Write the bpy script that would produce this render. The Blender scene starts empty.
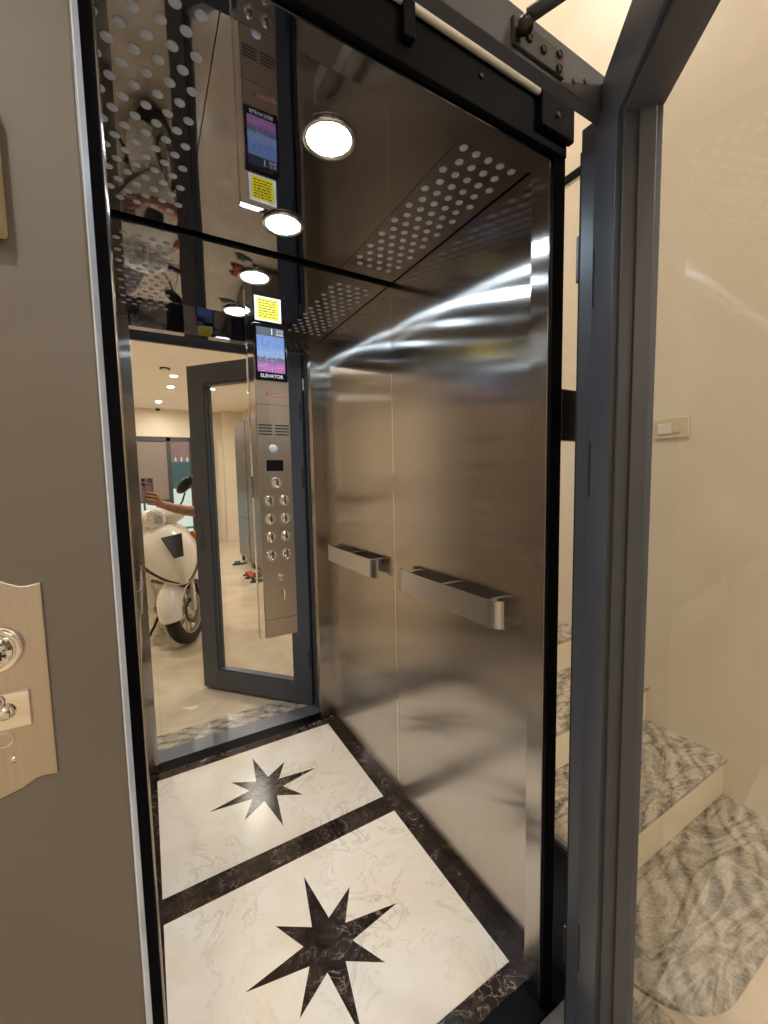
import bpy, bmesh, math, random
from mathutils import Vector, Matrix
random.seed(7)
PI = math.pi
SC = bpy.context.scene
COL = SC.collection

# ------------------------------------------------------------------ camera
cam_d = bpy.data.cameras.new('camera')
cam = bpy.data.objects.new('camera', cam_d)
COL.objects.link(cam)
SC.camera = cam
cam_d.sensor_fit = 'HORIZONTAL'
cam_d.sensor_width = 36.0
cam_d.lens = 36.0 * 409.646 / 768.0
cam_d.clip_start = 0.01
RV = Vector((0.8634342661, -0.5040867447, -0.0194376423))
UV_ = Vector((0.0584796687, 0.0617475624, 0.9963771208))
FV = Vector((0.5010602723, 0.8614428550, -0.0827937871))
cam.matrix_world = Matrix(((RV.x, UV_.x, -FV.x, 0.0), (RV.y, UV_.y, -FV.y, 0.0),
                           (RV.z, UV_.z, -FV.z, 1.45), (0, 0, 0, 1)))

# ------------------------------------------------------------------ world, exposure
W = bpy.data.worlds.new('daylight')
SC.world = W
W.use_nodes = True
W.node_tree.nodes['Background'].inputs[0].default_value = (0.85, 0.92, 1.0, 1)
W.node_tree.nodes['Background'].inputs[1].default_value = 1.6
vs = SC.view_settings
SC.display_settings.display_device = 'sRGB'
vs.view_transform = 'Standard'
vs.look = 'None'
vs.exposure = 0.0
vs.gamma = 1.0
vs.use_curve_mapping = False
cy = SC.cycles
cy.max_bounces = 20
cy.diffuse_bounces = 4
cy.glossy_bounces = 14
cy.transmission_bounces = 12
cy.transparent_max_bounces = 24
cy.sample_clamp_indirect = 6.0
cy.sample_clamp_direct = 0.0
cy.blur_glossy = 0.3
cy.use_denoising = True
cy.use_adaptive_sampling = False
try:
    cy.use_light_tree = True
except Exception:
    pass

CABIN_LAMP = 95.0       # radiance of the cabin downlight lenses
CABIN_BEAM = 1.6        # watts of each cabin downlight beam
LOBBY_LAMP = 1100.0      # radiance of the lobby downlight lenses
STAIR_FILL = 290.0      # radiance of the added, unseen stairwell lamps

# ------------------------------------------------------------------ materials
MATS = {}


class NT:
    def __init__(self, name):
        self.m = bpy.data.materials.new(name)
        self.m.use_nodes = True
        self.t = self.m.node_tree
        self.n = self.t.nodes
        self.p = self.n['Principled BSDF']
        MATS[name] = self.m

    def node(self, kind, **kw):
        nd = self.n.new(kind)
        for k, v in kw.items():
            if k in nd.inputs.keys():
                nd.inputs[k].default_value = v
            else:
                setattr(nd, k, v)
        return nd

    def link(self, a, b):
        self.t.links.new(a, b)

    def coords(self, scale=(1, 1, 1), rot=(0, 0, 0)):
        tc = self.node('ShaderNodeTexCoord')
        mp = self.node('ShaderNodeMapping')
        mp.inputs['Scale'].default_value = scale
        mp.inputs['Rotation'].default_value = rot
        self.link(tc.outputs['Object'], mp.inputs['Vector'])
        return mp.outputs['Vector']

    def ramp(self, fac, stops):
        r = self.node('ShaderNodeValToRGB')
        el = r.color_ramp.elements
        while len(el) < len(stops):
            el.new(0.5)
        for e, (pos, c) in zip(el, stops):
            e.position = pos
            e.color = (c[0], c[1], c[2], 1)
        self.link(fac, r.inputs['Fac'])
        return r.outputs['Color']

    def noise(self, vec, scale, detail=4, rough=0.55, dist=0.0):
        n = self.node('ShaderNodeTexNoise')
        n.inputs['Scale'].default_value = scale
        n.inputs['Detail'].default_value = detail
        n.inputs['Roughness'].default_value = rough
        n.inputs['Distortion'].default_value = dist
        self.link(vec, n.inputs['Vector'])
        return n.outputs['Fac']

    def mix(self, fac, a, b, mode='MIX'):
        m = self.node('ShaderNodeMix')
        m.data_type = 'RGBA'
        m.blend_type = mode
        for sock, v in ((m.inputs[0], fac), (m.inputs[6], a), (m.inputs[7], b)):
            if hasattr(v, 'links') or isinstance(v, bpy.types.NodeSocket):
                self.link(v, sock)
            elif isinstance(v, (int, float)):
                sock.default_value = v
            else:
                sock.default_value = (v[0], v[1], v[2], 1)
        return m.outputs[2]

    def bump(self, fac, strength=0.1, dist=0.01):
        b = self.node('ShaderNodeBump')
        b.inputs['Strength'].default_value = strength
        b.inputs['Distance'].default_value = dist
        self.link(fac, b.inputs['Height'])
        self.link(b.outputs['Normal'], self.p.inputs['Normal'])

    def set(self, col=None, rough=None, metal=None, spec=None, coat=None):
        if col is not None:
            if isinstance(col, bpy.types.NodeSocket):
                self.link(col, self.p.inputs['Base Color'])
            else:
                self.p.inputs['Base Color'].default_value = (col[0], col[1], col[2], 1)
        if rough is not None:
            self.p.inputs['Roughness'].default_value = rough
        if metal is not None:
            self.p.inputs['Metallic'].default_value = metal
        if spec is not None:
            self.p.inputs['Specular IOR Level'].default_value = spec
        if coat is not None:
            self.p.inputs['Coat Weight'].default_value = coat
        return self


def lin(r, g, b):
    f = lambda c: (c / 255 / 12.92) if c / 255 <= 0.04045 else ((c / 255 + 0.055) / 1.055) ** 2.4
    return (f(r), f(g), f(b))


def simple(name, col, rough=0.5, metal=0.0, spec=None, coat=None, speck=0.06, scale=30):
    """plain material with a faint procedural variation of its colour"""
    t = NT(name)
    f = t.noise(t.coords(), scale, 3)
    c2 = tuple(max(0, c * (1 - speck)) for c in col)
    c1 = tuple(min(1, c * (1 + speck)) for c in col)
    t.set(t.ramp(f, [(0.3, c2), (0.7, c1)]), rough, metal, spec, coat)
    return t


def emit(name, col, strength):
    t = NT(name)
    t.p.inputs['Base Color'].default_value = (0.02, 0.02, 0.02, 1)
    t.p.inputs['Emission Color'].default_value = (col[0], col[1], col[2], 1)
    t.p.inputs['Emission Strength'].default_value = strength
    return t


def steel(name, col, rough, aniso, wob=0.0):
    t = NT(name)
    v = t.coords((260, 260, 1.2))
    f = t.noise(v, 1.0, 3, 0.6)
    c = t.ramp(f, [(0.25, tuple(x * 0.93 for x in col)), (0.75, tuple(min(1, x * 1.05) for x in col))])
    t.set(c, rough, 1.0)
    t.p.inputs['Anisotropic'].default_value = aniso
    tg = t.node('ShaderNodeTangent')
    tg.direction_type = 'UV_MAP'
    tg.uv_map = 'UVMap'
    t.link(tg.outputs['Tangent'], t.p.inputs['Tangent'])
    if wob:
        f2 = t.noise(t.coords((1, 1, 0.6)), 2.2, 1, 0.4)
        t.bump(f2, wob, 0.02)
    return t


# brushed wall sheet: two anisotropic lobes, both spread sideways across the vertical brush marks
t = NT('steel_brushed')
f = t.noise(t.coords((260, 260, 1.2)), 1.0, 3, 0.6)
colr = t.ramp(f, [(0.25, (0.53, 0.49, 0.45)), (0.75, (0.59, 0.55, 0.51))])
tg = t.node('ShaderNodeTangent')
tg.direction_type = 'UV_MAP'
tg.uv_map = 'UVMap'
lobes = []
for r_, a_ in ((0.150, -0.66), (0.235, -0.86)):
    gb = t.node('ShaderNodeBsdfAnisotropic')
    gb.inputs['Roughness'].default_value = r_
    gb.inputs['Anisotropy'].default_value = a_
    t.link(colr, gb.inputs['Color'])
    t.link(tg.outputs['Tangent'], gb.inputs['Tangent'])
    lobes.append(gb)
mx = t.node('ShaderNodeMixShader')
mx.inputs[0].default_value = 0.36
t.link(lobes[0].outputs[0], mx.inputs[1])
t.link(lobes[1].outputs[0], mx.inputs[2])
t.link(mx.outputs[0], t.n['Material Output'].inputs['Surface'])
steel('steel_rail', (0.60, 0.60, 0.61), 0.28, 0.6)
steel('steel_plate', (0.56, 0.51, 0.46), 0.30, 0.6)
simple('chrome', (0.82, 0.82, 0.82), 0.08, 1.0, speck=0.01)
t = NT('mirror')
t.set((0.86, 0.86, 0.85), 0.0, 1.0)
t.bump(t.noise(t.coords(), 1.6, 1, 0.3), 0.012, 0.02)
t = NT('dark_mirror_steel')
t.set((0.24, 0.24, 0.265), 0.025, 1.0)
t.bump(t.noise(t.coords((1, 1, 1)), 3.0, 1, 0.3), 0.05, 0.02)
simple('polished_steel', (0.8, 0.79, 0.78), 0.03, 1.0, speck=0.01)
simple('black_paint', (0.003, 0.003, 0.005), 0.5, spec=0.08, speck=0.2)
simple('black_metal', (0.01, 0.01, 0.013), 0.3, 0.0, speck=0.2)
simple('rubber', (0.012, 0.012, 0.012), 0.7, speck=0.2)
simple('dark_void', (0.008, 0.008, 0.008), 0.9)
t = simple('frame_grey', lin(80, 82, 89), 0.36, 0.0, speck=0.04, scale=6)
t = simple('panel_grey', lin(104, 97, 90), 0.45, 0.0, speck=0.05, scale=4)
simple('alu_grey', lin(110, 112, 118), 0.35, 0.4, speck=0.05)
simple('edge_lit', lin(222, 228, 238), 0.28, speck=0.02)  # near-white colour holds the cabin light on the panel edge
simple('hardware_grey', lin(70, 66, 64), 0.35, 0.6, speck=0.1)
simple('vent_white', lin(205, 210, 222), 0.6, speck=0.03)
simple('white_plastic', lin(228, 222, 208), 0.35, speck=0.02)
simple('intercom_grey', lin(176, 176, 174), 0.4)
simple('cream_plastic', lin(214, 200, 170), 0.4, speck=0.03)
simple('yellow', lin(250, 214, 20), 0.5, speck=0.02)
simple('black_ink', (0.01, 0.01, 0.01), 0.6)
simple('red_ink', lin(186, 96, 96), 0.5)
simple('black_glass', (0.004, 0.004, 0.005), 0.06, speck=0.1)
simple('scooter_white', lin(238, 232, 220), 0.18, coat=0.6, speck=0.015)
simple('scooter_grey', lin(58, 54, 54), 0.35, speck=0.1)
simple('seat_vinyl', lin(60, 42, 34), 0.55, speck=0.1)
simple('alloy', (0.62, 0.6, 0.57), 0.3, 1.0, speck=0.05)
simple('headlamp', (0.75, 0.76, 0.78), 0.1, 0.6, speck=0.3, scale=60)
simple('amber', lin(205, 110, 40), 0.2, speck=0.1)
simple('locker_grey', lin(98, 94, 88), 0.35, 0.4, speck=0.06, scale=3)
simple('door_dark', lin(66, 66, 70), 0.35, speck=0.06)
simple('frosted_panel', lin(136, 124, 116), 0.45, speck=0.05, scale=2)
simple('teal_paint', lin(70, 112, 118), 0.5, speck=0.1)
simple('terracotta', lin(150, 112, 100), 0.7, speck=0.15, scale=6)
simple('outdoor_white', lin(236, 240, 226), 0.7, speck=0.04)
simple('green_cloth', lin(60, 108, 74), 0.7)
simple('red_cloth', lin(196, 74, 52), 0.7)
simple('sleeve_cloth', lin(60, 62, 70), 0.8)
simple('phone_back', lin(172, 142, 136), 0.2, speck=0.05)
simple('brass', (0.7, 0.62, 0.45), 0.2, 1.0)

t = NT('skin')
t.set(t.ramp(t.noise(t.coords(), 22, 3), [(0.3, lin(184, 122, 88)), (0.7, lin(204, 142, 104))]), 0.5)
t.p.inputs['Subsurface Weight'].default_value = 0.08
t.p.inputs['Subsurface Radius'].default_value = (0.01, 0.004, 0.002)

# cream marble of the cabin floor
t = NT('marble_cream')
v = t.coords()
big = t.noise(v, 3.2, 6, 0.6, 0.6)
base = t.ramp(big, [(0.3, lin(230, 212, 188)), (0.5, lin(236, 221, 201)), (0.7, lin(241, 231, 218))])
vn = t.noise(v, 4.6, 9, 0.65, 1.3)
vein = t.ramp(vn, [(0.478, (0, 0, 0)), (0.497, (1, 1, 1)), (0.503, (1, 1, 1)), (0.522, (0, 0, 0))])
fade = t.ramp(t.noise(v, 2.1, 3), [(0.42, (0, 0, 0)), (0.62, (0.55, 0.55, 0.55))])
vf = t.mix(1.0, vein, fade, 'MULTIPLY')
c = t.mix(vf, base, lin(176, 158, 138))
pits = t.ramp(t.noise(v, 60, 4, 0.7), [(0.68, (0, 0, 0)), (0.76, (0.4, 0.4, 0.4))])
c = t.mix(pits, c, lin(196, 164, 136))
t.set(c, 0.13)
# dark brown marble
t = NT('marble_dark')
v = t.coords()
big = t.noise(v, 14, 6, 0.65, 0.8)
base = t.ramp(big, [(0.3, lin(28, 21, 18)), (0.55, lin(52, 40, 34)), (0.75, lin(84, 68, 58))])
vn = t.noise(v, 11, 8, 0.6, 1.6)
vein = t.ramp(vn, [(0.484, (0, 0, 0)), (0.5, (0.8, 0.8, 0.8)), (0.516, (0, 0, 0))])
fade = t.ramp(t.noise(v, 7, 3), [(0.46, (0, 0, 0)), (0.64, (0.8, 0.8, 0.8))])
c = t.mix(t.mix(1.0, vein, fade, 'MULTIPLY'), base, lin(196, 176, 158))
t.set(c, 0.12)
# wavy grey and white granite


def granite(name, rot, dark):
    t = NT(name)
    v = t.coords((1, 1, 1), rot)
    wv = t.node('ShaderNodeTexWave')
    wv.wave_type = 'BANDS'
    wv.inputs['Scale'].default_value = 4.5
    wv.inputs['Distortion'].default_value = 11.0
    wv.inputs['Detail'].default_value = 3.0
    wv.inputs['Detail Scale'].default_value = 0.7
    wv.inputs['Detail Roughness'].default_value = 0.6
    t.link(v, wv.inputs['Vector'])
    nf = t.noise(t.coords((1.2, 3.4, 3.4), rot), 1.5, 4, 0.6, 1.2)
    m1 = t.node('ShaderNodeMath', operation='MULTIPLY')
    m1.inputs[1].default_value = 46.0
    t.link(nf, m1.inputs[0])
    m2 = t.node('ShaderNodeMath', operation='SINE')
    t.link(m1.outputs[0], m2.inputs[0])
    m3 = t.node('ShaderNodeMath', operation='MULTIPLY_ADD')
    m3.inputs[1].default_value = 0.5
    m3.inputs[2].default_value = 0.5
    t.link(m2.outputs[0], m3.inputs[0])
    a = t.ramp(wv.outputs['Fac'], [(0.0, lin(*dark)), (0.22, lin(132, 124, 108)), (0.5, lin(164, 153, 134)), (0.95, lin(190, 180, 162))])
    b = t.ramp(m3.outputs[0], [(0.0, lin(74, 67, 55)), (0.3, lin(112, 102, 84)), (0.62, lin(176, 164, 140)), (0.95, lin(188, 178, 156))])
    a = t.mix(0.5, a, b)
    fine = t.noise(v, 90, 5, 0.75)
    c = t.mix(0.3, a, t.ramp(fine, [(0.38, lin(70, 66, 58)), (0.62, lin(206, 198, 184))]))
    t.set(c, 0.16)
    return t


granite('granite', (0, 0, 1.0), (58, 58, 50))
granite('granite_sill', (0, 0, 0.9), (60, 62, 54))
# cream polished wall plaster
t = NT('wall_cream')
v = t.coords()
f = t.noise(v, 1.7, 5, 0.55, 0.7)
t.set(t.ramp(f, [(0.3, lin(220, 206, 184)), (0.7, lin(230, 218, 199))]), 0.38)
t.bump(t.noise(v, 5, 3), 0.06, 0.02)
simple('ceiling_white', lin(244, 237, 226), 0.7, speck=0.015, scale=2)
simple('riser_cream', lin(222, 208, 180), 0.25, speck=0.03, scale=5)
# beige lobby tiles
t = NT('tile_beige')
v = t.coords()
f = t.noise(v, 2.4, 6, 0.6, 0.8)
base = t.ramp(f, [(0.3, lin(186, 168, 142)), (0.55, lin(204, 188, 164)), (0.75, lin(216, 203, 182))])
br = t.node('ShaderNodeTexBrick')
br.offset = 0.0
br.inputs['Scale'].default_value = 1.0
br.inputs['Brick Width'].default_value = 0.8
br.inputs['Row Height'].default_value = 0.8
br.inputs['Mortar Size'].default_value = 0.0012
t.link(v, br.inputs['Vector'])
c = t.mix(br.outputs['Fac'], base, lin(184, 164, 136))
t.set(c, 0.14)

# clear glass: Fresnel mix of a mirror reflection and clear transmission
t = NT('clear_glass')
out = t.n['Material Output']
fr = t.node('ShaderNodeFresnel')
fr.inputs['IOR'].default_value = 1.5
tr = t.node('ShaderNodeBsdfTransparent')
tr.inputs['Color'].default_value = (0.97, 0.97, 0.965, 1)
gl = t.node('ShaderNodeBsdfGlossy')
gl.inputs['Roughness'].default_value = 0.0
gl.inputs['Color'].default_value = (1, 1, 1, 1)
mx = t.node('ShaderNodeMixShader')
geo = t.node('ShaderNodeNewGeometry')
nb = t.node('ShaderNodeMath')
nb.operation = 'SUBTRACT'
nb.inputs[0].default_value = 1.0
t.link(geo.outputs['Backfacing'], nb.inputs[1])
mu = t.node('ShaderNodeMath')
mu.operation = 'MULTIPLY'
t.link(fr.outputs['Fac'], mu.inputs[0])
t.link(nb.outputs[0], mu.inputs[1])
t.link(mu.outputs[0], mx.inputs[0])
t.link(tr.outputs[0], mx.inputs[1])
t.link(gl.outputs[0], mx.inputs[2])
t.link(mx.outputs[0], out.inputs['Surface'])

emit('lens_cool', (0.66, 0.83, 1.0), CABIN_LAMP)
emit('lens_warm', (1.0, 0.93, 0.82), LOBBY_LAMP)
emit('lens_stair_fill', (1.0, 0.92, 0.80), STAIR_FILL)
emit('screen_bar', lin(20, 34, 52), 0.6)
emit('screen_white', (0.9, 0.95, 1.0), 1.0)
# picture on the screen: sky, clouds, island, pink flowers
t = NT('screen_picture')
tc = t.node('ShaderNodeTexCoord')
sx = t.node('ShaderNodeSeparateXYZ')
t.link(tc.outputs['Generated'], sx.inputs[0])
nz = t.noise(tc.outputs['Generated'], 7, 5, 0.65)
ad = t.node('ShaderNodeMath')
ad.operation = 'MULTIPLY_ADD'
ad.inputs[1].default_value = 0.28
t.link(nz, ad.inputs[0])
t.link(sx.outputs['Z'], ad.inputs[2])
pic = t.ramp(ad.outputs[0], [(0.0, lin(150, 70, 140)), (0.28, lin(196, 120, 190)), (0.46, lin(120, 96, 150)), (0.53, lin(70, 90, 90)),
                             (0.58, lin(150, 178, 220)), (0.70, lin(140, 172, 226)), (0.86, lin(110, 152, 220))])
n2 = t.noise(tc.outputs['Generated'], 16, 4, 0.7)
pic = t.mix(t.ramp(n2, [(0.52, (0, 0, 0)), (0.62, (0.55, 0.55, 0.55))]), pic, lin(205, 205, 235))
t.p.inputs['Base Color'].default_value = (0.02, 0.02, 0.02, 1)
t.p.inputs['Roughness'].default_value = 0.1
t.link(pic, t.p.inputs['Emission Color'])
t.p.inputs['Emission Strength'].default_value = 0.9


# ------------------------------------------------------------------ mesh helpers
class MB:
    def __init__(self):
        self.bm = bmesh.new()
        self.mats = []

    def mi(self, mat):
        if mat is None:
            return 0
        if mat not in self.mats:
            self.mats.append(mat)
        return self.mats.index(mat)

    def _own(self, before, mat):
        k = self.mi(mat)
        for f in self.bm.faces:
            if f.index == -1 or f not in before:
                f.material_index = k

    def box(self, x0, y0, z0, x1, y1, z1, bevel=0.0, mat=None, M=None, seg=2):
        before = set(self.bm.faces)
        r = bmesh.ops.create_cube(self.bm, size=1.0)
        vs_ = r['verts']
        for v in vs_:
            v.co = Vector(((x0 + x1) / 2 + v.co.x * (x1 - x0), (y0 + y1) / 2 + v.co.y * (y1 - y0), (z0 + z1) / 2 + v.co.z * (z1 - z0)))
        if bevel > 0:
            es = list({e for v in vs_ for e in v.link_edges})
            bmesh.ops.bevel(self.bm, geom=es, offset=bevel, segments=seg, affect='EDGES', profile=0.5)
        new = [f for f in self.bm.faces if f not in before]
        if M is not None:
            for v in {v for f in new for v in f.verts}:
                v.co = M @ v.co
        k = self.mi(mat)
        for f in new:
            f.material_index = k
        return self

    def prism(self, pts, z0, z1, M=None, mat=None, bevel=0.0):
        """polygon pts in xy extruded z0..z1, then transformed by M"""
        before = set(self.bm.faces)
        lo = [self.bm.verts.new((p[0], p[1], z0)) for p in pts]
        hi = [self.bm.verts.new((p[0], p[1], z1)) for p in pts]
        n = len(pts)
        fs = [self.bm.faces.new(list(reversed(lo))), self.bm.faces.new(hi)]
        for i in range(n):
            fs.append(self.bm.faces.new((lo[i], lo[(i + 1) % n], hi[(i + 1) % n], hi[i])))
        bmesh.ops.recalc_face_normals(self.bm, faces=fs)
        if bevel > 0:
            es = [e for e in fs[1].edges]
            bmesh.ops.bevel(self.bm, geom=es, offset=bevel, segments=2, affect='EDGES', profile=0.5)
        new = [f for f in self.bm.faces if f not in before]
        if M is not None:
            for v in {v for f in new for v in f.verts}:
                v.co = M @ v.co
        k = self.mi(mat)
        for f in new:
            f.material_index = k
        return self

    def lathe(self, prof, seg=32, M=None, mat=None, cap=True):
        """prof: list of (radius, height) turned about z"""
        before = set(self.bm.faces)
        rings = []
        for r, h in prof:
            if r < 1e-6:
                rings.append([self.bm.verts.new((0, 0, h))])
            else:
                rings.append([self.bm.verts.new((r * math.cos(2 * PI * i / seg), r * math.sin(2 * PI * i / seg), h)) for i in range(seg)])
        fs = []
        for a, b in zip(rings, rings[1:]):
            if len(a) == 1 and len(b) == 1:
                continue
            for i in range(seg):
                j = (i + 1) % seg
                if len(a) == 1:
                    fs.append(self.bm.faces.new((a[0], b[j], b[i])))
                elif len(b) == 1:
                    fs.append(self.bm.faces.new((a[i], a[j], b[0])))
                else:
                    fs.append(self.bm.faces.new((a[i], a[j], b[j], b[i])))
        if cap:
            for rg, rev in ((rings[0], True), (rings[-1], False)):
                if len(rg) > 1:
                    fs.append(self.bm.faces.new(list(reversed(rg)) if rev else rg))
        bmesh.ops.recalc_face_normals(self.bm, faces=fs)
        k = self.mi(mat)
        vset = {v for f in fs for v in f.verts}
        if M is not None:
            for v in vset:
                v.co = M @ v.co
        for f in fs:
            f.material_index = k
            f.smooth = True
        return self

    def tube(self, pts, r, seg=10, mat=None, closed=False):
        pts = [Vector(p) for p in pts]
        n = len(pts)
        rs = r if isinstance(r, (list, tuple)) else [r] * n
        rings = []
        up = None
        for i, p in enumerate(pts):
            if closed:
                d = pts[(i + 1) % n] - pts[i - 1]
            else:
                d = pts[min(i + 1, n - 1)] - pts[max(i - 1, 0)]
            d.normalize()
            if up is None:
                up = Vector((0, 0, 1)) if abs(d.z) < 0.9 else Vector((1, 0, 0))
            s = d.cross(up).normalized()
            up = s.cross(d).normalized()
            rings.append([self.bm.verts.new(p + (s * math.cos(2 * PI * k / seg) + up * math.sin(2 * PI * k / seg)) * rs[i]) for k in range(seg)])
        fs = []
        m = n if closed else n - 1
        for i in range(m):
            a, b = rings[i], rings[(i + 1) % n]
            for k in range(seg):
                j = (k + 1) % seg
                fs.append(self.bm.faces.new((a[k], a[j], b[j], b[k])))
        if not closed:
            fs.append(self.bm.faces.new(list(reversed(rings[0]))))
            fs.append(self.bm.faces.new(rings[-1]))
        bmesh.ops.recalc_face_normals(self.bm, faces=fs)
        k = self.mi(mat)
        for f in fs:
            f.material_index = k
            f.smooth = len(f.verts) == 4
        return self

    def loft(self, rings, mat=None, capa=True, capb=True, closed=True):
        R_ = [[self.bm.verts.new(p) for p in rg] for rg in rings]
        fs = []
        n = len(R_[0])
        for a, b in zip(R_, R_[1:]):
            for i in range(n if closed else n - 1):
                j = (i + 1) % n
                fs.append(self.bm.faces.new((a[i], a[j], b[j], b[i])))
        if closed and capa:
            fs.append(self.bm.faces.new(list(reversed(R_[0]))))
        if closed and capb:
            fs.append(self.bm.faces.new(R_[-1]))
        bmesh.ops.recalc_face_normals(self.bm, faces=fs)
        k = self.mi(mat)
        for f in fs:
            f.material_index = k
            f.smooth = True
        return self

    def build(self, name, mat=None, parent=None, smooth_angle=None, loc=None, kind=None, subsurf=0, solid=0.0):
        bm = self.bm
        uv = bm.loops.layers.uv.new('UVMap')
        bm.normal_update()
        for f in bm.faces:
            n = f.normal
            ax = max(range(3), key=lambda i: abs(n[i]))
            for lp in f.loops:
                c = lp.vert.co
                if ax == 0:
                    lp[uv].uv = (c.y, c.z)
                elif ax == 1:
                    lp[uv].uv = (c.x, c.z)
                else:
                    lp[uv].uv = (c.x, c.y)
        me = bpy.data.meshes.new(name)
        bm.to_mesh(me)
        bm.free()
        if self.mats and mat is None:
            for m in self.mats:
                me.materials.append(MATS[m])
        else:
            me.materials.append(MATS[mat])
            for pl in me.polygons:
                pl.material_index = 0
        o = bpy.data.objects.new(name, me)
        COL.objects.link(o)
        if parent is not None:
            o.parent = parent
        if loc is not None:
            o.location = loc
        if solid:
            md = o.modifiers.new('solid', 'SOLIDIFY')
            md.thickness = solid
            md.offset = 0
        if subsurf:
            md = o.modifiers.new('sub', 'SUBSURF')
            md.levels = subsurf
            md.render_levels = subsurf
        if kind:
            o['kind'] = kind
        return o


def tag(o, label, cat=None, group=None, kind=None):
    o['label'] = label
    if cat:
        o['category'] = cat
    if group:
        o['group'] = group
    if kind:
        o['kind'] = kind
    return o


def empty(name, loc=(0, 0, 0), rz=0.0):
    o = bpy.data.objects.new(name, None)
    o.empty_display_size = 0.05
    COL.objects.link(o)
    o.location = loc
    o.rotation_euler = (0, 0, rz)
    return o


def text(name, body, size, mat, parent, M, depth=0.0004):
    cu = bpy.data.curves.new(name, 'FONT')
    cu.body = body
    cu.size = size
    cu.align_x = 'CENTER'
    cu.align_y = 'CENTER'
    cu.extrude = depth
    tmp = bpy.data.objects.new(name, cu)
    COL.objects.link(tmp)
    bpy.context.view_layer.update()
    me = bpy.data.meshes.new_from_object(tmp.evaluated_get(bpy.context.evaluated_depsgraph_get()))
    bpy.data.objects.remove(tmp)
    me.name = name
    me.materials.clear()
    me.materials.append(MATS[mat])
    o = bpy.data.objects.new(name, me)
    COL.objects.link(o)
    o.parent = parent
    o.matrix_local = M
    return o


def struct(name, mb, mat=None, label=None, parent=None, cat=None):
    o = mb.build(name, mat, parent)
    o['kind'] = 'structure'
    if label:
        o['label'] = label
    return o


def facing_minus_y(x, y, z):
    """local xy plane becomes world xz, local +z points to world -y"""
    return Matrix.Translation((x, y, z)) @ Matrix.Rotation(PI / 2, 4, 'X')


# ------------------------------------------------------------------ dimensions
D, H = 1.488, 2.237           # mirror plane, cabin ceiling
XR, XL = 0.917, -0.087        # cabin side walls
CI = 0.848                    # inner face of right front column
LI = -0.020                   # inner face of left front column
CY0, CY1 = 0.662, 0.720       # front columns in depth
FY0, FY1 = 0.530, 0.632       # landing frame in depth
XW = 2.17                     # stair wall
LH = 3.13                     # lobby ceiling

# ================================================================== CABIN
# floor: dark border strips with two... one cream panel and its star
m = MB()
m.box(XL, 0.727, -0.03, XR, D, -0.002, mat='marble_dark')
fl = struct('floor', m, None, 'dark brown marble cabin floor with a cream panel and a dark star')
PX0, PX1, PY0, PY1 = -0.030, 0.860, 0.785, 1.440
MB().box(PX0, PY0, -0.002, PX1, PY1, 0.0).build('marble_panel', 'marble_cream', fl)
for nm, b in (('border_strip', (XL, 0.727, PX0 - .0008, D)), ('border_strip', (PX1 + .0008, 0.727, XR, D)),
              ('border_strip', (PX0, 0.727, PX1, PY0 - .0008)), ('border_strip', (PX0, PY1 + .0008, PX1, D))):
    MB().box(b[0], b[1], -0.002, b[2], b[3], 0.0).build(nm, 'marble_dark', fl)
sc_ = (0.413, 1.110)
pts = []
for k in range(16):
    a = PI / 2 + k * PI / 8
    if k % 4 == 0:
        r = 0.250
    elif k % 4 == 2:
        r = 0.186
    else:
        r = 0.076
    pts.append((sc_[0] + r * math.cos(a - 0.03), sc_[1] + r * math.sin(a - 0.03)))
MB().prism(pts, 0.0001, 0.0006).build('star_inlay', 'marble_dark', fl)

# side walls
m = MB().box(XR, CY1, 0.0, XR + 0.03, D, H)
wr = struct('wall_right', m, 'steel_brushed', 'brushed stainless steel right cabin wall')
MB().box(XR + 0.0301, CY1 + 0.002, -0.05, XR + 0.04, D + 0.03, 2.42).build('outer_skin', 'black_paint', wr)
m = MB().box(XL - 0.03, CY1, 0.0, XL, D, H)
wl = struct('wall_left', m, 'steel_brushed', 'brushed stainless steel left cabin wall')
MB().box(XL - 0.04, CY0, -0.05, XL - 0.0301, D + 0.03, 2.42).build('outer_skin', 'black_paint', wl)
# mirror back wall with dark joint at the top
m = MB().box(XL, D, 0.0, XR, D + 0.02, H - 0.001)
wb = struct('wall_back', m, 'mirror', 'mirror covering the whole back wall of the cabin')
MB().box(XL, D - 0.006, H - 0.009, XR, D, H - 0.0005).build('joint_strip', 'black_paint', wb)
MB().box(XL, D + 0.021, -0.05, XR, D + 0.03, 2.42).build('outer_skin', 'black_paint', wb)
m = MB().box(XR - 0.0015, CY1, H - 0.003, XR - 0.0003, D - 0.006, H - 0.0005)
struct('trim_1', m, 'black_paint', 'thin dark joint along the top of the right cabin wall')
m = MB().box(XL + 0.0003, CY1, H - 0.003, XL + 0.0015, D - 0.006, H - 0.0005)
struct('trim_2', m, 'black_paint', 'thin dark joint along the top of the left cabin wall')

MB().box(XR - 0.0022, D - 0.0022, 0.0, XR - 0.0003, D - 0.0003, H - 0.012).build('corner_strip', 'chrome', wb)

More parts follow.
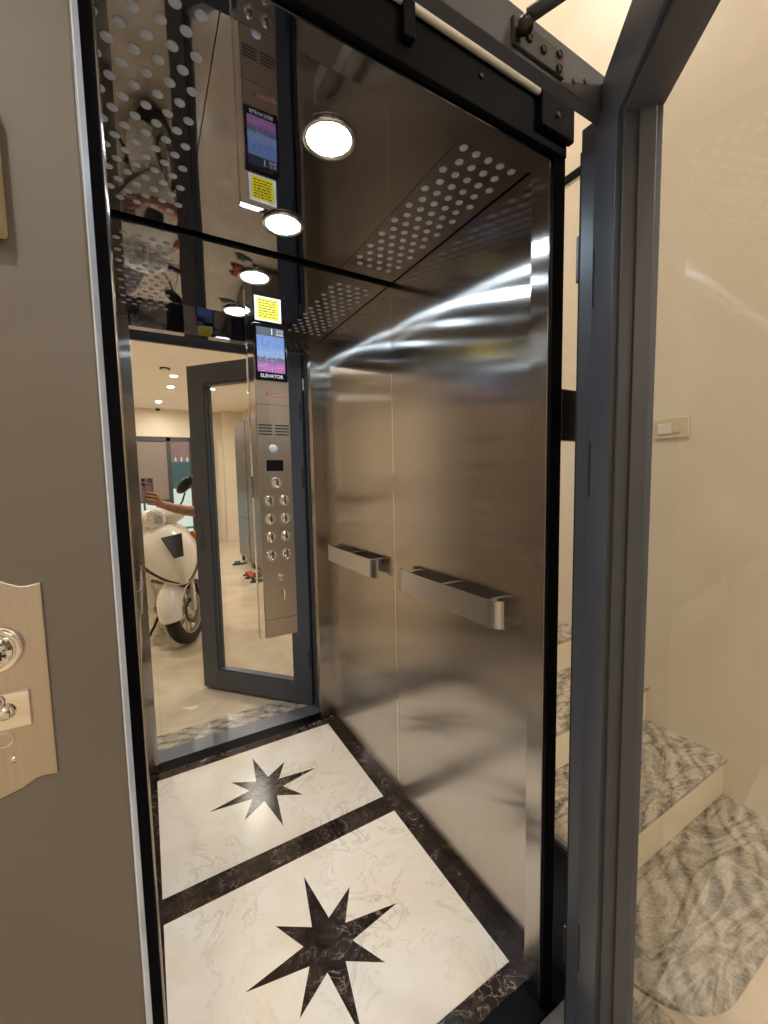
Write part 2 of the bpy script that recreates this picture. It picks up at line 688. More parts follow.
# ceiling: three dark mirror panels, downlights cut in later
SEAM_L, SEAM_R = 0.156, 0.684
m = MB()
m.box(XL, CY1, H + 0.0015, XR, D, H + 0.02, mat='black_paint')
ce = struct('ceiling', m, None, 'dark mirror-polished cabin ceiling of three panels')
g = 0.001
MB().box(SEAM_L + g, CY1, H, SEAM_R - g, D, H + 0.0015).build('ceiling_panel', 'dark_mirror_steel', ce)
for nm, x0, x1, lo, sgn in (('left', XL, SEAM_L - g, SEAM_L - 0.026, -1), ('right', SEAM_R + g, XR, SEAM_R + 0.026, 1)):
    vp = MB().box(x0, CY1, H, x1, D, H + 0.0015).build('vent_panel', 'dark_mirror_steel', ce)
    mb = MB()
    row = 0
    y = 0.806
    while y < 1.425:
        n = 5 if row % 2 == 0 else 4
        for k in range(n):
            x = lo + sgn * (k * 0.0405 + (0 if row % 2 == 0 else 0.02025))
            mb.lathe([(0.0, -0.0008), (0.0102, -0.0008), (0.0106, 0.0)], 16, Matrix.Translation((x, y, H - 0.0001)))
        row += 1
        y += 0.0393
    o = mb.build('perforations', 'vent_white', vp)
    o['kind'] = 'stuff'
MB().box(XL - 0.04, CY0, 2.41, XR + 0.04, D + 0.03, 2.42).build('cabin_top', 'black_paint', ce)

# front columns (steel) with black front trim
m = MB().box(CI, CY0 + 0.006, -0.002, 0.884, CY1, H, 0.0015).box(0.8835, CY1 - 0.012, -0.002, XR + 0.03, CY1, H)
cr = struct('column_right', m, 'steel_brushed', 'narrow brushed steel return column at the right of the cabin front')
MB().box(CI + 0.003, CY0 - 0.004, -0.03, 0.890, CY0 + 0.006, 2.25, 0.002).build('front_trim', 'black_paint', cr)
m = MB().box(XL - 0.03, CY0 + 0.006, -0.002, LI, CY1, H, 0.0015)
cl = struct('column_left', m, 'steel_brushed', 'narrow brushed steel return column at the left of the cabin front')
MB().box(XL - 0.03, CY0 - 0.004, -0.03, LI - 0.0015, CY0 + 0.006, 2.25, 0.002).build('front_trim', 'black_paint', cl)
# cabin front header
m = MB().box(XL - 0.03, CY0 + 0.004, 2.170, 0.89, CY1 - 0.001, H + 0.02, 0.002, mat='dark_mirror_steel')
hd = struct('trim_3', m, None, 'dark header across the top of the cabin entrance')
MB().box(XL - 0.05, CY0 - 0.010, 2.176, 0.885, CY0 + 0.004, 2.305, 0.002).build('header_front', 'black_paint', hd)
MB().box(0.78, CY0 - 0.026, 2.20, 0.89, CY0 - 0.010, 2.315, 0.003).build('mounting_block', 'black_paint', hd)
MB().box(0.43, CY0 - 0.024, 2.21, 0.455, CY0 - 0.010, 2.312, 0.003).build('mounting_block', 'black_paint', hd)
MB().tube([(0.05, CY0 - 0.017, 2.268), (0.85, CY0 - 0.017, 2.268)], 0.0065).build('roller_rail', 'white_plastic', hd)
for x in (0.62, 0.83):
    MB().lathe([(0, 0), (0.006, 0), (0.006, 0.003), (0, 0.004)], 10, facing_minus_y(x, CY0 - 0.0262 if x > .7 else CY0 - 0.0102, 2.235)).build('bolt', 'hardware_grey', hd)
# cabin sill
m = MB().box(XL - 0.03, CY0 - 0.012, -0.05, 0.90, 0.727, -0.004)
struct('trim_4', m, 'black_paint', 'black cabin sill under the entrance')

# ---- handrails


def handrail(name, X, sgn, label):
    """flat steel bar with round returns; sgn = +1 on the right wall"""
    root = empty(name, (X, 1.115, 1.0))
    tag(root, label, 'handrail')
    y0, y1, off, R_ = -0.285, 0.285, 0.055, 0.05
    path = []
    for k in range(3, 10):
        a = PI / 2 * k / 9
        path.append((-(off - R_) * 1.0 - R_ * math.sin(a), y0 + R_ - R_ * math.cos(a)))
    path2 = [(p[0], -p[1]) for p in reversed(path)]
    path = path + path2
    pin = []
    th = 0.004
    n = len(path)
    for i, pp in enumerate(path):
        a = Vector(path[max(i - 1, 0)])
        b = Vector(path[min(i + 1, n - 1)])
        d = (b - a).normalized()
        pin.append((pp[0] + d.y * th, pp[1] - d.x * th))
    rings = []
    for (a, b) in zip(path, pin):
        rings.append([Vector((a[0] * sgn, a[1], 0.0)), Vector((a[0] * sgn, a[1], 0.083)),
                      Vector((b[0] * sgn, b[1], 0.083)), Vector((b[0] * sgn, b[1], 0.0))])
    o = MB().loft(rings).build('bar', 'steel_rail', root)
    for pl in o.data.polygons:
        pl.use_smooth = False
    for yy in (-0.225, 0.0, 0.225):
        x0, x1 = (-off + 0.004, 0.0) if sgn > 0 else (0.0, off - 0.004)
        MB().box(x0, yy - 0.008, 0.070, x1, yy + 0.008, 0.078, 0.001).build('bracket', 'chrome', root)
    return root


handrail('handrail', XR - 0.001, 1, 'flat brushed steel handrail on the right cabin wall, doubled in the mirror')
handrail('handrail', XL + 0.001, -1, 'flat brushed steel handrail on the left cabin wall, seen only edge-on in the mirror')

# ---- cabin downlights


def downlight(x, y, z, r, lens, label, cat, group, body='chrome', beam=0.0):
    root = empty('ceiling_downlight', (x, y, z))
    tag(root, label, cat, group)
    MB().lathe([(r * 1.05, 0.0), (r * 1.28, 0.0), (r * 1.25, -0.006), (r * 1.08, -0.007), (r * 1.02, -0.003), (r * 1.02, 0.0)], 40, cap=False).build('trim_ring', body, root)
    MB().lathe([(0, -0.0035), (r * 0.9, -0.0035), (r * 1.02, -0.002), (r * 1.02, 0.0)], 40, cap=False).build('lens', lens, root)
    if beam:
        ld = bpy.data.lights.new('beam', 'AREA')
        ld.shape = 'DISK'
        ld.size = r * 1.7
        ld.spread = math.radians(84)
        ld.energy = beam
        ld.color = (0.9, 0.95, 1.0)
        lo = bpy.data.objects.new('beam', ld)
        COL.objects.link(lo)
        lo.parent = root
        lo.location = (0, 0, -0.005)
    return root


downlight(0.416, 0.935, H - 0.0005, 0.049, 'lens_cool', 'round cool white downlight in the cabin ceiling, nearer the entrance', 'ceiling light', 'cabin ceiling downlights', beam=CABIN_BEAM)
downlight(0.416, 1.300, H - 0.0005, 0.049, 'lens_cool', 'round cool white downlight in the cabin ceiling, nearer the mirror wall', 'ceiling light', 'cabin ceiling downlights', beam=CABIN_BEAM)

# ---- control panel on the mirror
cop = empty('control_panel', (0.3915, D - 0.001, 0.877))
tag(cop, 'tall brushed steel control panel with round buttons and a key on the mirror wall', 'control panel')
cx, cz = 0.3915, 0.877


def cpx(x):
    return x - cx


def cpz(z):
    return z - cz


MB().box(cpx(0.330), -0.012, 0.0, cpx(0.467), 0.0, cpz(2.100), 0.001).build('backing_plate', 'polished_steel', cop)
fp = MB().box(cpx(0.350), -0.021, 0.0, cpx(0.467), -0.012, cpz(1.800), 0.0012).build('faceplate', 'steel_plate', cop)
FYL = -0.0212


def on_panel(mb, name, mat, parent=None, loc=None):
    return mb.build(name, mat, parent or cop, loc=loc)


MB().box(cpx(0.350), FYL - 0.0004, cpz(0.943), cpx(0.467), FYL, cpz(0.9445)).build('seam', 'black_ink', cop)
MB().box(cpx(0.350), FYL - 0.0004, cpz(1.7135), cpx(0.467), FYL, cpz(1.7150)).build('seam', 'black_ink', cop)
for k in range(4):
    z = 1.643 - k * 0.0105
    for x0, x1 in ((0.354, 0.401), (0.412, 0.462)):
        MB().box(cpx(x0), FYL - 0.0006, cpz(z - 0.0025), cpx(x1), FYL, cpz(z + 0.0025), 0.0004).build('speaker_slot', 'black_ink', cop)
MB().lathe([(0, 0.003), (0.013, 0.003), (0.0155, 0.0015), (0.0165, 0)], 28, facing_minus_y(0, 0, 0)).build('intercom_button', 'intercom_grey', cop, loc=(cpx(0.402), FYL, cpz(1.559)))
MB().box(cpx(0.376), FYL - 0.0010, cpz(1.482), cpx(0.436), FYL, cpz(1.521), 0.0008).build('floor_display', 'black_glass', cop)
caps = [(0.408, 1.440, '7')]
rows = [1.376, 1.311, 1.246, 1.181]
names = [('5', '6'), ('3', '4'), ('1', '2'), ('<>', '><')]
for z, (a, b) in zip(rows, names):
    caps += [(0.380, z, a), (0.4345, z, b)]
for x, z, s in caps:
    bt = MB().lathe([(0.0195, 0), (0.0195, 0.003), (0.0175, 0.0045), (0.0155, 0.0035), (0.0150, 0.002)], 30, facing_minus_y(0, 0, 0), cap=False).build('button_ring', 'chrome', cop, loc=(cpx(x), FYL, cpz(z)))
    MB().lathe([(0, 0.0032), (0.013, 0.0032), (0.0150, 0.002)], 30, facing_minus_y(0, 0, 0), cap=False).build('button_cap', 'polished_steel', bt)
    text('button_number', s, 0.017, 'black_ink', bt, facing_minus_y(0, -0.0034, 0))
# key switch with hanging key
ks = MB().lathe([(0.014, 0), (0.014, 0.003), (0.010, 0.006), (0, 0.006)], 24, facing_minus_y(0, 0, 0)).build('key_switch', 'chrome', cop, loc=(cpx(0.409), FYL, cpz(1.095)))
MB().box(-0.008, -0.022, -0.006, 0.008, -0.006, 0.012, 0.002).tube([(0.002, -0.018, 0.0), (0.006, -0.016, -0.018), (0.009, -0.012, -0.03)], 0.0014).tube(
    [(0.009 + 0.007 * math.cos(a), -0.010, -0.037 + 0.007 * math.sin(a)) for a in [i * PI / 6 for i in range(12)]], 0.0014, closed=True).box(0.006, -0.012, -0.082, 0.013, -0.0095, -0.043, 0.001).build('key', 'chrome', ks)
# red maker's emblem and word above the slots
lg = MB()
for a in (0, 2 * PI / 3, 4 * PI / 3):
    lg.prism([(-0.004, -0.001), (0.004, -0.001), (0.0, 0.010)], 0, 0.0004, facing_minus_y(cpx(0.389), FYL, cpz(1.750)) @ Matrix.Rotation(a, 4, 'Z'))
lg.build('emblem', 'red_ink', cop)
text('maker_name', 'POWER', 0.0185, 'red_ink', cop, facing_minus_y(cpx(0.431), FYL - 0.0003, cpz(1.748)))
# screen
scr = MB().box(cpx(0.352), -0.024, cpz(1.796), cpx(0.463), -0.0122, cpz(1.988), 0.0015).build('display_screen', 'black_glass', cop)
MB().box(cpx(0.360), -0.0246, cpz(1.825), cpx(0.4555), -0.0241, cpz(1.948)).build('picture', 'screen_picture', scr)
MB().box(cpx(0.360), -0.0246, cpz(1.9485), cpx(0.4555), -0.0241, cpz(1.976)).build('status_bar', 'screen_bar', scr)
text('floor_number', '1', 0.030, 'screen_white', scr, facing_minus_y(cpx(0.413), -0.0248, cpz(1.962)), 0.0001)
text('clock_digits', '2:16', 0.013, 'screen_white', scr, facing_minus_y(cpx(0.440), -0.0248, cpz(1.968)), 0.0001)
text('date_line', '05/06', 0.011, 'screen_white', scr, facing_minus_y(cpx(0.440), -0.0248, cpz(1.956)), 0.0001)
text('screen_caption', 'ELEVATOR', 0.0165, 'screen_white', scr, facing_minus_y(cpx(0.408), -0.0248, cpz(1.812)), 0.0001)
# yellow notice above the screen
yn = empty('warning_notice', (0.406, D - 0.0132, 2.000))
tag(yn, 'yellow printed notice in a clear sleeve above the screen of the control panel', 'notice')
MB().box(-0.046, -0.0020, 0.000, 0.046, 0.0, 0.082, 0.0008).build('sleeve', 'white_plastic', yn)
MB().box(-0.037, -0.0030, 0.006, 0.037, -0.0021, 0.076).build('sheet', 'yellow', yn)
ink = MB()
for k in range(7):
    z = 0.068 - k * 0.0088
    x = -0.031
    while x < 0.028:
        w = random.uniform(0.006, 0.016)
        ink.box(x, -0.0033, z - 0.0018, min(x + w, 0.032), -0.0031, z + 0.0018)
        x += w + 0.003
ink.build('printed_lines', 'black_ink', yn)

# ================================================================== LANDING FRAME AND DOOR
m = MB().box(-0.75, FY0, 0.0, -0.036, FY1, 2.75, 0.002)
lp = struct('wall_front', m, 'panel_grey', 'dark taupe metal panel at the left of the lift entrance')
MB().box(-0.0362, FY0 + 0.004, 0.0, -0.0345, FY1 - 0.006, 2.12).build('lit_edge', 'edge_lit', lp)  # thin sheet that paints the cabin light along the panel edge
m = MB().box(0.910, FY0, 0.0, 0.98, FY1, 2.232, 0.002)
m.box(0.866, 0.536, 0.0, 0.912, 0.600, 2.155, 0.001)
jb = struct('door_frame_jamb', m, 'frame_grey', 'dark grey metal jamb on the hinge side of the landing door')
MB().box(0.8665, 0.600, 0.02, 0.908, 0.604, 2.15).build('gap_strip', 'rubber', jb)  # black strip put in for the dark gap by the hinge
for z_ in (0.24, 1.93):
    MB().box(0.868, 0.604, z_ - 0.05, 0.886, 0.612, z_ + 0.05, 0.002).build('strike_plate', 'hardware_grey', jb)
m = MB().box(-0.036, FY0, 2.158, 0.910, FY0 + 0.022, 2.232, 0.002)
hb = struct('door_frame_header', m, 'frame_grey', 'dark grey metal header of the landing door frame')
for x, z in ((0.735, 2.180), (0.770, 2.196)):
    MB().lathe([(0, 0.0015), (0.0045, 0.0015), (0.005, 0)], 12, facing_minus_y(x, FY0, z)).build('screw', 'hardware_grey', hb)
m = MB().box(-0.036, FY0, -0.03, 0.98, FY1 + 0.012, 0.0, 0.001)
struct('trim_5', m, 'alu_grey', 'grey metal threshold of the landing door')

# door leaf, hinged at the right jamb and swung out into the lobby
TH = math.radians(49.08)
HX, HY = 0.847, 0.558
L, ZB, ZT, SW, BR, TR = 0.86, 0.006, 2.214, 0.126, 0.132, 0.125
# local frame: x from hinge to free edge, y towards the cabin side, z up
dx = Vector((-math.cos(TH), -math.sin(TH), 0))
ny = Vector((-0.75562, 0.65500, 0)).normalized()
# (x to free edge, -ny, z) is right-handed?  use a matrix with columns dx, cy, z
cyv = Vector((0, 0, 1)).cross(dx)
side = 1.0 if cyv.dot(ny) > 0 else -1.0     # +1: local +y faces the cabin
Mdoor = Matrix(((dx.x, cyv.x, 0, HX), (dx.y, cyv.y, 0, HY), (dx.z, cyv.z, 1, 0), (0, 0, 0, 1)))
door = empty('door_1')
door.matrix_world = Mdoor
door['kind'] = 'structure'
door['label'] = 'glazed landing door in a dark grey metal frame, swung open into the lobby'
T = 0.076


def yb(a, b):
    """range on local y measured back from the cabin face"""
    lo, hi = (-b * 1.0, -a * 1.0) if side > 0 else (a, b)
    return lo, hi


def dbox(mb, x0, a, z0, x1, b, z1, bev=0.0015, mat=None):
    lo, hi = yb(a, b)
    return mb.box(x0, lo, z0, x1, hi, z1, bev, mat)


o = dbox(MB(), 0.0, 0.0, ZB, SW, T, ZT).build('hinge_stile', 'frame_grey', door)
for zc in (1.86, 1.46, 0.31):
    dbox(MB(), 0.006, -0.0006, zc - 0.060, 0.0165, 0.0006, zc + 0.060, 0.0).build('slot', 'black_ink', o)
o = dbox(MB(), L - SW, 0.0, ZB, L, T, ZT).build('free_stile', 'frame_grey', door)
pl = dbox(MB(), L - 0.062, -0.004, 1.00, L - 0.028, 0.0, 1.20, 0.002).build('lock_plate', 'frame_grey', o)
for z in (1.03, 1.17):
    MB().lathe([(0, 0.003), (0.006, 0.003), (0.007, 0)], 12, Matrix.Translation((L - 0.045, (0.0045 if side > 0 else -0.0045), z)) @ Matrix.Rotation(-PI / 2 * side, 4, 'X')).build('screw', 'hardware_grey', pl)
dbox(MB(), SW + .0005, 0.0, ZT - TR, L - SW - .0005, T, ZT).build('top_rail', 'frame_grey', door)
dbox(MB(), SW + .0005, 0.0, ZB, L - SW - .0005, T, ZB + BR).build('bottom_rail', 'frame_grey', door)
GD = 0.060     # glass depth behind the cabin face
bd = MB()
for (x0, x1) in ((SW, SW + 0.010), (L - SW - 0.010, L - SW)):
    dbox(bd, x0, 0.010, ZB + BR, x1, GD - 0.001, ZT - TR, 0.001)
    dbox(bd, x0 if x0 < 0.4 else x0 - 0.007, 0.032, ZB + BR, x1 + (0.007 if x0 < 0.4 else 0), GD - 0.001, ZT - TR, 0.001)
for (z0, z1) in ((ZB + BR, ZB + BR + 0.010), (ZT - TR - 0.010, ZT - TR)):
    dbox(bd, SW, 0.008, z0, L - SW, GD - 0.001, z1, 0.001)
bd.build('glazing_bead', 'frame_grey', door)
dbox(MB(), SW - 0.004, GD, ZB + BR - 0.004, L - SW + 0.004, GD + 0.008, ZT - TR + 0.004, 0.0).build('glass_pane', 'clear_glass', door)
# hinge hardware at the hinge edge
for z in (0.25, 1.15, 2.05):
    h = MB().tube([(-0.012, -0.02 * side, z - 0.05), (-0.012, -0.02 * side, z + 0.05)], 0.008, 12).build('hinge', 'black_metal', door)
MB().box(-0.012, -0.030 if side > 0 else 0.008, 1.985, -0.001, -0.008 if side > 0 else 0.030, 2.055, 0.002).build('latch', 'alloy', door)
MB().box(-0.009, -0.034 if side > 0 else 0.010, ZB + 0.05, -0.001, -0.010 if side > 0 else 0.034, ZT - 0.02, 0.001).build('gasket', 'rubber', door)

# door closer: plate and bracket on the header, rod and arm to the body on the top rail
dc = empty('door_closer', (0.62, FY0, 2.185))
tag(dc, 'grey door closer arm bolted to the header of the landing door frame', 'door closer')
MB().box(-0.050, -0.006, -0.020, 0.082, 0.0, 0.024, 0.002).build('mounting_plate', 'hardware_grey', dc)
for x, z in ((-0.012, 0.004), (0.024, 0.002), (0.066, 0.014), (0.066, -0.010)):
    MB().lathe([(0, 0.003), (0.0035, 0.003), (0.004, 0.0045), (0.007, 0.004), (0.0075, 0)], 14, facing_minus_y(x, -0.006, z)).build('bolt', 'hardware_grey', dc)
MB().lathe([(0, 0.0), (0.012, 0.0), (0.012, 0.014), (0.009, 0.017), (0, 0.017)], 20, Matrix.Translation((-0.036, -0.019, -0.006))).build('pivot', 'hardware_grey', dc)
P0, P1 = Vector((-0.036, -0.022, 0.010)), Vector((0.066, -0.166, 0.050))
ad_ = (P1 - P0).normalized()
as_ = ad_.cross(Vector((0, 0, 1))).normalized()
au_ = as_.cross(ad_)
MB().loft([[p + as_ * (w * 0.011) + au_ * (h * 0.004) for w, h in ((-1, -1), (1, -1), (1, 1), (-1, 1))] for p in (P0, P1)]).build('closer_arm', 'alu_grey', dc)
MB().box(P1.x - 0.016, P1.y - 0.016, 0.030, P1.x + 0.016, P1.y + 0.016, 0.058, 0.003).build('arm_shoe', 'hardware_grey', dc)

# black lock bracket and buffers in the gap between cabin and frame
bk = empty('lock_bracket', (0.915, CY0 - 0.002, 1.595))
tag(bk, 'black lock bracket in the gap beside the right edge of the cabin', 'bracket')
MB().box(-0.028, -0.006, -0.062, 0.070, 0.016, 0.062, 0.003).build('body', 'black_metal', bk)
for z in (-0.03, 0.025):
    MB().lathe([(0, 0.004), (0.005, 0.004), (0.006, 0)], 12, facing_minus_y(0.042, -0.006, z)).build('bolt', 'hardware_grey', bk)

# call plate on the left panel
cpl = empty('call_station', (-0.165, FY0, 1.25))
tag(cpl, 'brushed steel call station with a round button and key switch on the taupe panel', 'call station')
hw, pts = 0.069, []
N = 24
for i in range(N + 1):
    u = -1 + 2 * i / N
    pts.append((u * hw, 0.102 - 0.004 * (abs(u) > 0.93) * 0 + 0.012 * (math.cos(u * PI * 0.98) * 0.5 + 0.5) - 0.004 * max(0, 1 - abs(abs(u) - 0.78) / 0.2)))
top = pts
bot = [(-x, -(y + 0.0)) for x, y in pts]
outl = bot[::-1][::-1]
poly = [(x, -y) for x, y in top] + [(x, y) for x, y in reversed(top)]
MB().prism(poly, 0.0, 0.004, facing_minus_y(0, 0, 0), bevel=0.001).build('faceplate', 'steel_plate', cpl)
MB().lathe([(0.022, 0), (0.022, 0.005), (0.020, 0.007), (0.0165, 0.005), (0.016, 0.004)], 36, facing_minus_y(0.030, -0.004, 0.040), cap=False).build('button_ring', 'chrome', cpl)
MB().lathe([(0, 0.006), (0.014, 0.006), (0.016, 0.004)], 36, facing_minus_y(0.030, -0.004, 0.040), cap=False).build('call_button', 'polished_steel', cpl)
text('button_number', '+', 0.018, 'black_ink', cpl, facing_minus_y(0.035, -0.0104, 0.034))
kp = MB().box(0.012, -0.0075, -0.041, 0.053, -0.004, -0.004, 0.0012).build('key_plate', 'polished_steel', cpl)
MB().lathe([(0, 0.006), (0.006, 0.006), (0.0085, 0)], 18, facing_minus_y(0.034, -0.0075, -0.022)).build('key_cylinder', 'chrome', kp)
MB().lathe([(0, 0.003), (0.006, 0.003), (0.007, 0)], 18, facing_minus_y(0.028, -0.0075, -0.011)).build('screw', 'chrome', kp)
MB().lathe([(0.008, 0), (0.008, 0.0012), (0.0065, 0.0012), (0.0065, 0)], 20, facing_minus_y(0.030, -0.004, -0.052), cap=False).build('lamp_ring', 'chrome', cpl)
MB().lathe([(0.0035, 0), (0.0035, 0.001), (0, 0.001)], 14, facing_minus_y(0.036, -0.004, -0.074)).build('screw', 'chrome', cpl)
# cream box above it
cb = empty('wall_box', (-0.155, FY0, 1.68))
tag(cb, 'cream plastic box on the taupe panel, high above the call station', 'box')
MB().box(-0.062, -0.030, 0.0, 0.058, 0.0, 0.120, 0.004).build('housing', 'cream_plastic', cb)
MB().box(-0.050, -0.033, 0.012, 0.046, -0.030, 0.108, 0.002).build('cover', 'cream_plastic', cb)

# ================================================================== LOBBY
YB = -7.85
m = MB().box(-2.3, YB - 0.1, -0.06, XW, 0.64, -0.012)
struct('floor_lobby', m, 'tile_beige', 'polished beige tile floor of the lobby')
# granite strips in front of the lift and the stairs
m = MB().box(-0.75, 0.375, -0.012, 1.13, FY0, -0.001, 0.001).box(0.985, FY0, -0.012, 1.09, 0.64, -0.001)
struct('threshold', m, 'granite_sill', 'grey veined granite strip in front of the lift door')
pts = [(1.10, 0.745), (1.11, 0.66)]
for k in range(9):
    a = PI + PI / 2 * k / 8
    pts.append((1.33 + 0.21 * math.cos(a), 0.60 + 0.20 * math.sin(a)))
pts += [(XW, 0.40), (XW, 0.745)]
m = MB().prism(pts, -0.012, 0.0)
struct('landing_slab', m, 'granite', 'grey veined granite slab with a rounded corner at the foot of the stairs')
# pit between lift and stairs
m = MB().box(0.80, FY1 - 0.05, -0.4, 1.25, 3.4, -0.30).box(0.985, 0.62, -0.3, 1.3, 0.64, -0.013).box(1.172, 0.75, -0.4, 1.186, 1.40, 0.150)  # last box: dark sheet standing in for shade on the stair side
struct('floor_pit', m, 'dark_void', 'dark pit floor beside the cabin, with a dark sheet put in as shade over the stair side')
# stairs
RS, TD, SX = 0.182, 0.335, 1.19
st = None
for k in range(9):
    y0 = 0.745 + k * TD
    z1 = (k + 1) * RS
    m = MB().box(SX, y0, -0.4 if k == 0 else k * RS - 0.02, XW, y0 + TD + 0.02, z1 - 0.022, mat='riser_cream')
    if st is None:
        st = m.build('stair_riser', None)
        st['kind'] = 'structure'
        st['label'] = 'cream risers and veined granite treads of the stairs beside the lift'
    else:
        m.build('stair_riser', None, st)
    if k:
        MB().box(SX, y0 + 0.001, -0.4, SX + 0.02, y0 + TD, k * RS - 0.021).build('stair_side', 'riser_cream', st)
    MB().box(SX - 0.004, y0 - 0.014, z1 - 0.022, XW, y0 + TD, z1, 0.004).build('stair_tread', 'granite', st)
# walls of lobby and stairwell
m = MB().box(XW, YB, -0.1, XW + 0.1, 3.7, 5.4)
struct('wall_stairs', m, 'wall_cream', 'cream polished plaster wall beside the stairs and lobby')
m = MB().box(-2.4, 3.6, -0.5, XW, 3.7, 5.4)
struct('wall_stairwell_back', m, 'wall_cream', 'cream wall behind the lift shaft')
m = MB().box(-2.4, YB, -0.1, -2.3, 3.6, 5.4)
struct('wall_lobby_left', m, 'wall_cream', 'cream wall on the far left of the lobby')
m = MB().box(-2.3, FY0 - 0.0, -0.06, -0.75, FY1, 5.4)
struct('wall_lobby_front', m, 'wall_cream', 'cream wall to the left of the taupe lift panel')
m = MB().box(-0.75, FY0 + 0.001, 2.751, -0.036, FY1, 5.4)
struct('wall_above_panel', m, 'wall_cream', 'cream wall above the taupe lift panel')
m = MB().box(-2.3, YB, LH, XW, 0.43, LH + 0.12)
struct('ceiling_lobby', m, 'ceiling_white', 'warm white lobby ceiling')
m = MB().box(-2.4, 0.33, LH + 0.12, XW, 0.43, 5.4)
struct('wall_above_lobby', m, 'wall_cream', 'cream wall of the stairwell above the lobby ceiling')
m = MB().box(-2.4, 0.33, 5.4, XW + 0.1, 3.7, 5.5)
struct('ceiling_stairwell', m, 'ceiling_white', 'warm white ceiling high above the stairs')
m = MB().box(XW - 0.014, 1.30, 3.090, XW, 3.6, 3.128)
struct('trim_6', m, 'black_paint', 'dark trim line high on the cream stair wall')
m = MB().box(XW - 0.012, YB, -0.012, XW, 0.39, 0.10)
struct('baseboard_right', m, 'riser_cream', 'cream skirting along the right lobby wall')

# light switch on the stair wall
sw = empty('light_switch', (XW, 1.010, 1.657))
tag(sw, 'cream two-gang light switch on the wall above the stairs', 'switch')
MB().box(-0.009, -0.076, -0.046, 0.0, 0.072, 0.048, 0.003).build('plate', 'cream_plastic', sw)
MB().box(-0.014, -0.006, -0.024, -0.009, 0.052, 0.024, 0.002).build('rocker', 'white_plastic', sw)
MB().box(-0.013, -0.042, -0.022, -0.009, -0.014, 0.024, 0.002).build('rocker', 'cream_plastic', sw)

# far wall with glazed front
FX0, FX1 = -1.5, 1.22
m = MB().box(-2.3, YB - 0.1, 2.50, XW, YB, 5.4)
struct('wall_far_upper', m, 'wall_cream', 'cream wall above the street front of the lobby')
m = MB().box(1.508, YB - 0.1, -0.06, XW, YB, 2.50)
struct('wall_far', m, 'wall_cream', 'cream wall right of the street front')
m = MB().box(1.70, YB, -0.012, XW, YB + 0.28, LH)
struct('column_far', m, 'wall_cream', 'cream pilaster in the far corner of the lobby')
m = MB().box(-2.3, YB - 0.1, -0.06, FX0, YB, 2.5)
struct('wall_far_left', m, 'wall_cream', 'cream wall left of the street front')
wf = MB()
for x0, x1 in ((FX0, FX0 + 0.07), (-0.55, -0.47), (0.49, 0.58), (0.965, 1.04), (FX1 + 0.22, FX1 + 0.29)):
    wf.box(x0, YB - 0.07, -0.012, x1, YB, 2.49, 0.003)
wf.box(FX0, YB - 0.07, 2.40, 1.50, YB, 2.495, 0.003)
wf.box(FX0, YB - 0.07, 0.98, 0.49, YB, 1.05, 0.003)
w1 = wf.build('window_1', 'door_dark')
w1['kind'] = 'structure'
w1['label'] = 'dark framed street front at the far end of the lobby'
MB().box(-0.47, YB - 0.045, 1.05, 0.49, YB - 0.035, 2.40).build('frosted_panel', 'frosted_panel', w1)
MB().box(FX0 + .07, YB - 0.045, 1.05, -0.55, YB - 0.035, 2.40).build('frosted_panel', 'frosted_panel', w1)
MB().box(0.58, YB - 0.04, 0.0, 0.965, YB - 0.034, 2.40).build('glass_pane', 'clear_glass', w1)
# open dark street door leaf
dl = empty('door_2', (1.47, YB + 0.03, 0.0), math.radians(-38))
dl['kind'] = 'structure'
dl['label'] = 'dark street door standing ajar at the far end of the lobby'
MB().box(-0.46, 0.0, 0.005, 0.0, 0.045, 2.45, 0.003).build('leaf', 'door_dark', dl)
MB().tube([(-0.40, 0.05, 0.95), (-0.40, 0.09, 0.97), (-0.40, 0.09, 1.23), (-0.40, 0.05, 1.25)], 0.012).build('handle', 'alloy', dl)
# outside: pavement, gate, wall
m = MB().box(-4, -13, -0.1, 4, YB - 0.1, -0.03)
struct('pavement', m, 'outdoor_white', 'pale pavement outside the street front')
m = MB().box(-3, -12.4, -0.03, 3.5, -12.2, 1.95)
struct('wall_street', m, 'outdoor_white', 'sunlit white wall across the street')
m = MB().box(-3, -12.9, 1.95, 3.5, -12.6, 5.5)
struct('wall_street_house', m, 'terracotta', 'reddish house wall across the street')
gt = empty('street_gate', (0.9, -9.4, -0.03))
tag(gt, 'teal spear-topped gate outside the street front', 'gate')
gm = MB().box(-0.9, -0.02, 1.30, 0.9, 0.02, 2.02, 0.004)
gm.build('panel', 'teal_paint', gt)
for k in range(13):
    x = -0.84 + k * 0.14
    MB().lathe([(0.016, 0), (0.016, 0.02), (0.03, 0.05), (0, 0.15)], 8, Matrix.Translation((x, 0, 2.02))).build('spear_tip', 'outdoor_white', gt)
MB().box(-0.95, -0.04, 0.0, -0.9, 0.04, 2.1, 0.004).build('post', 'teal_paint', gt)
MB().box(0.9, -0.04, 0.0, 0.95, 0.04, 2.1, 0.004).build('post', 'teal_paint', gt)
MB().box(-0.9, -0.03, 0.2, 0.9, 0.03, 0.26, 0.004).build('lower_rail', 'teal_paint', gt)

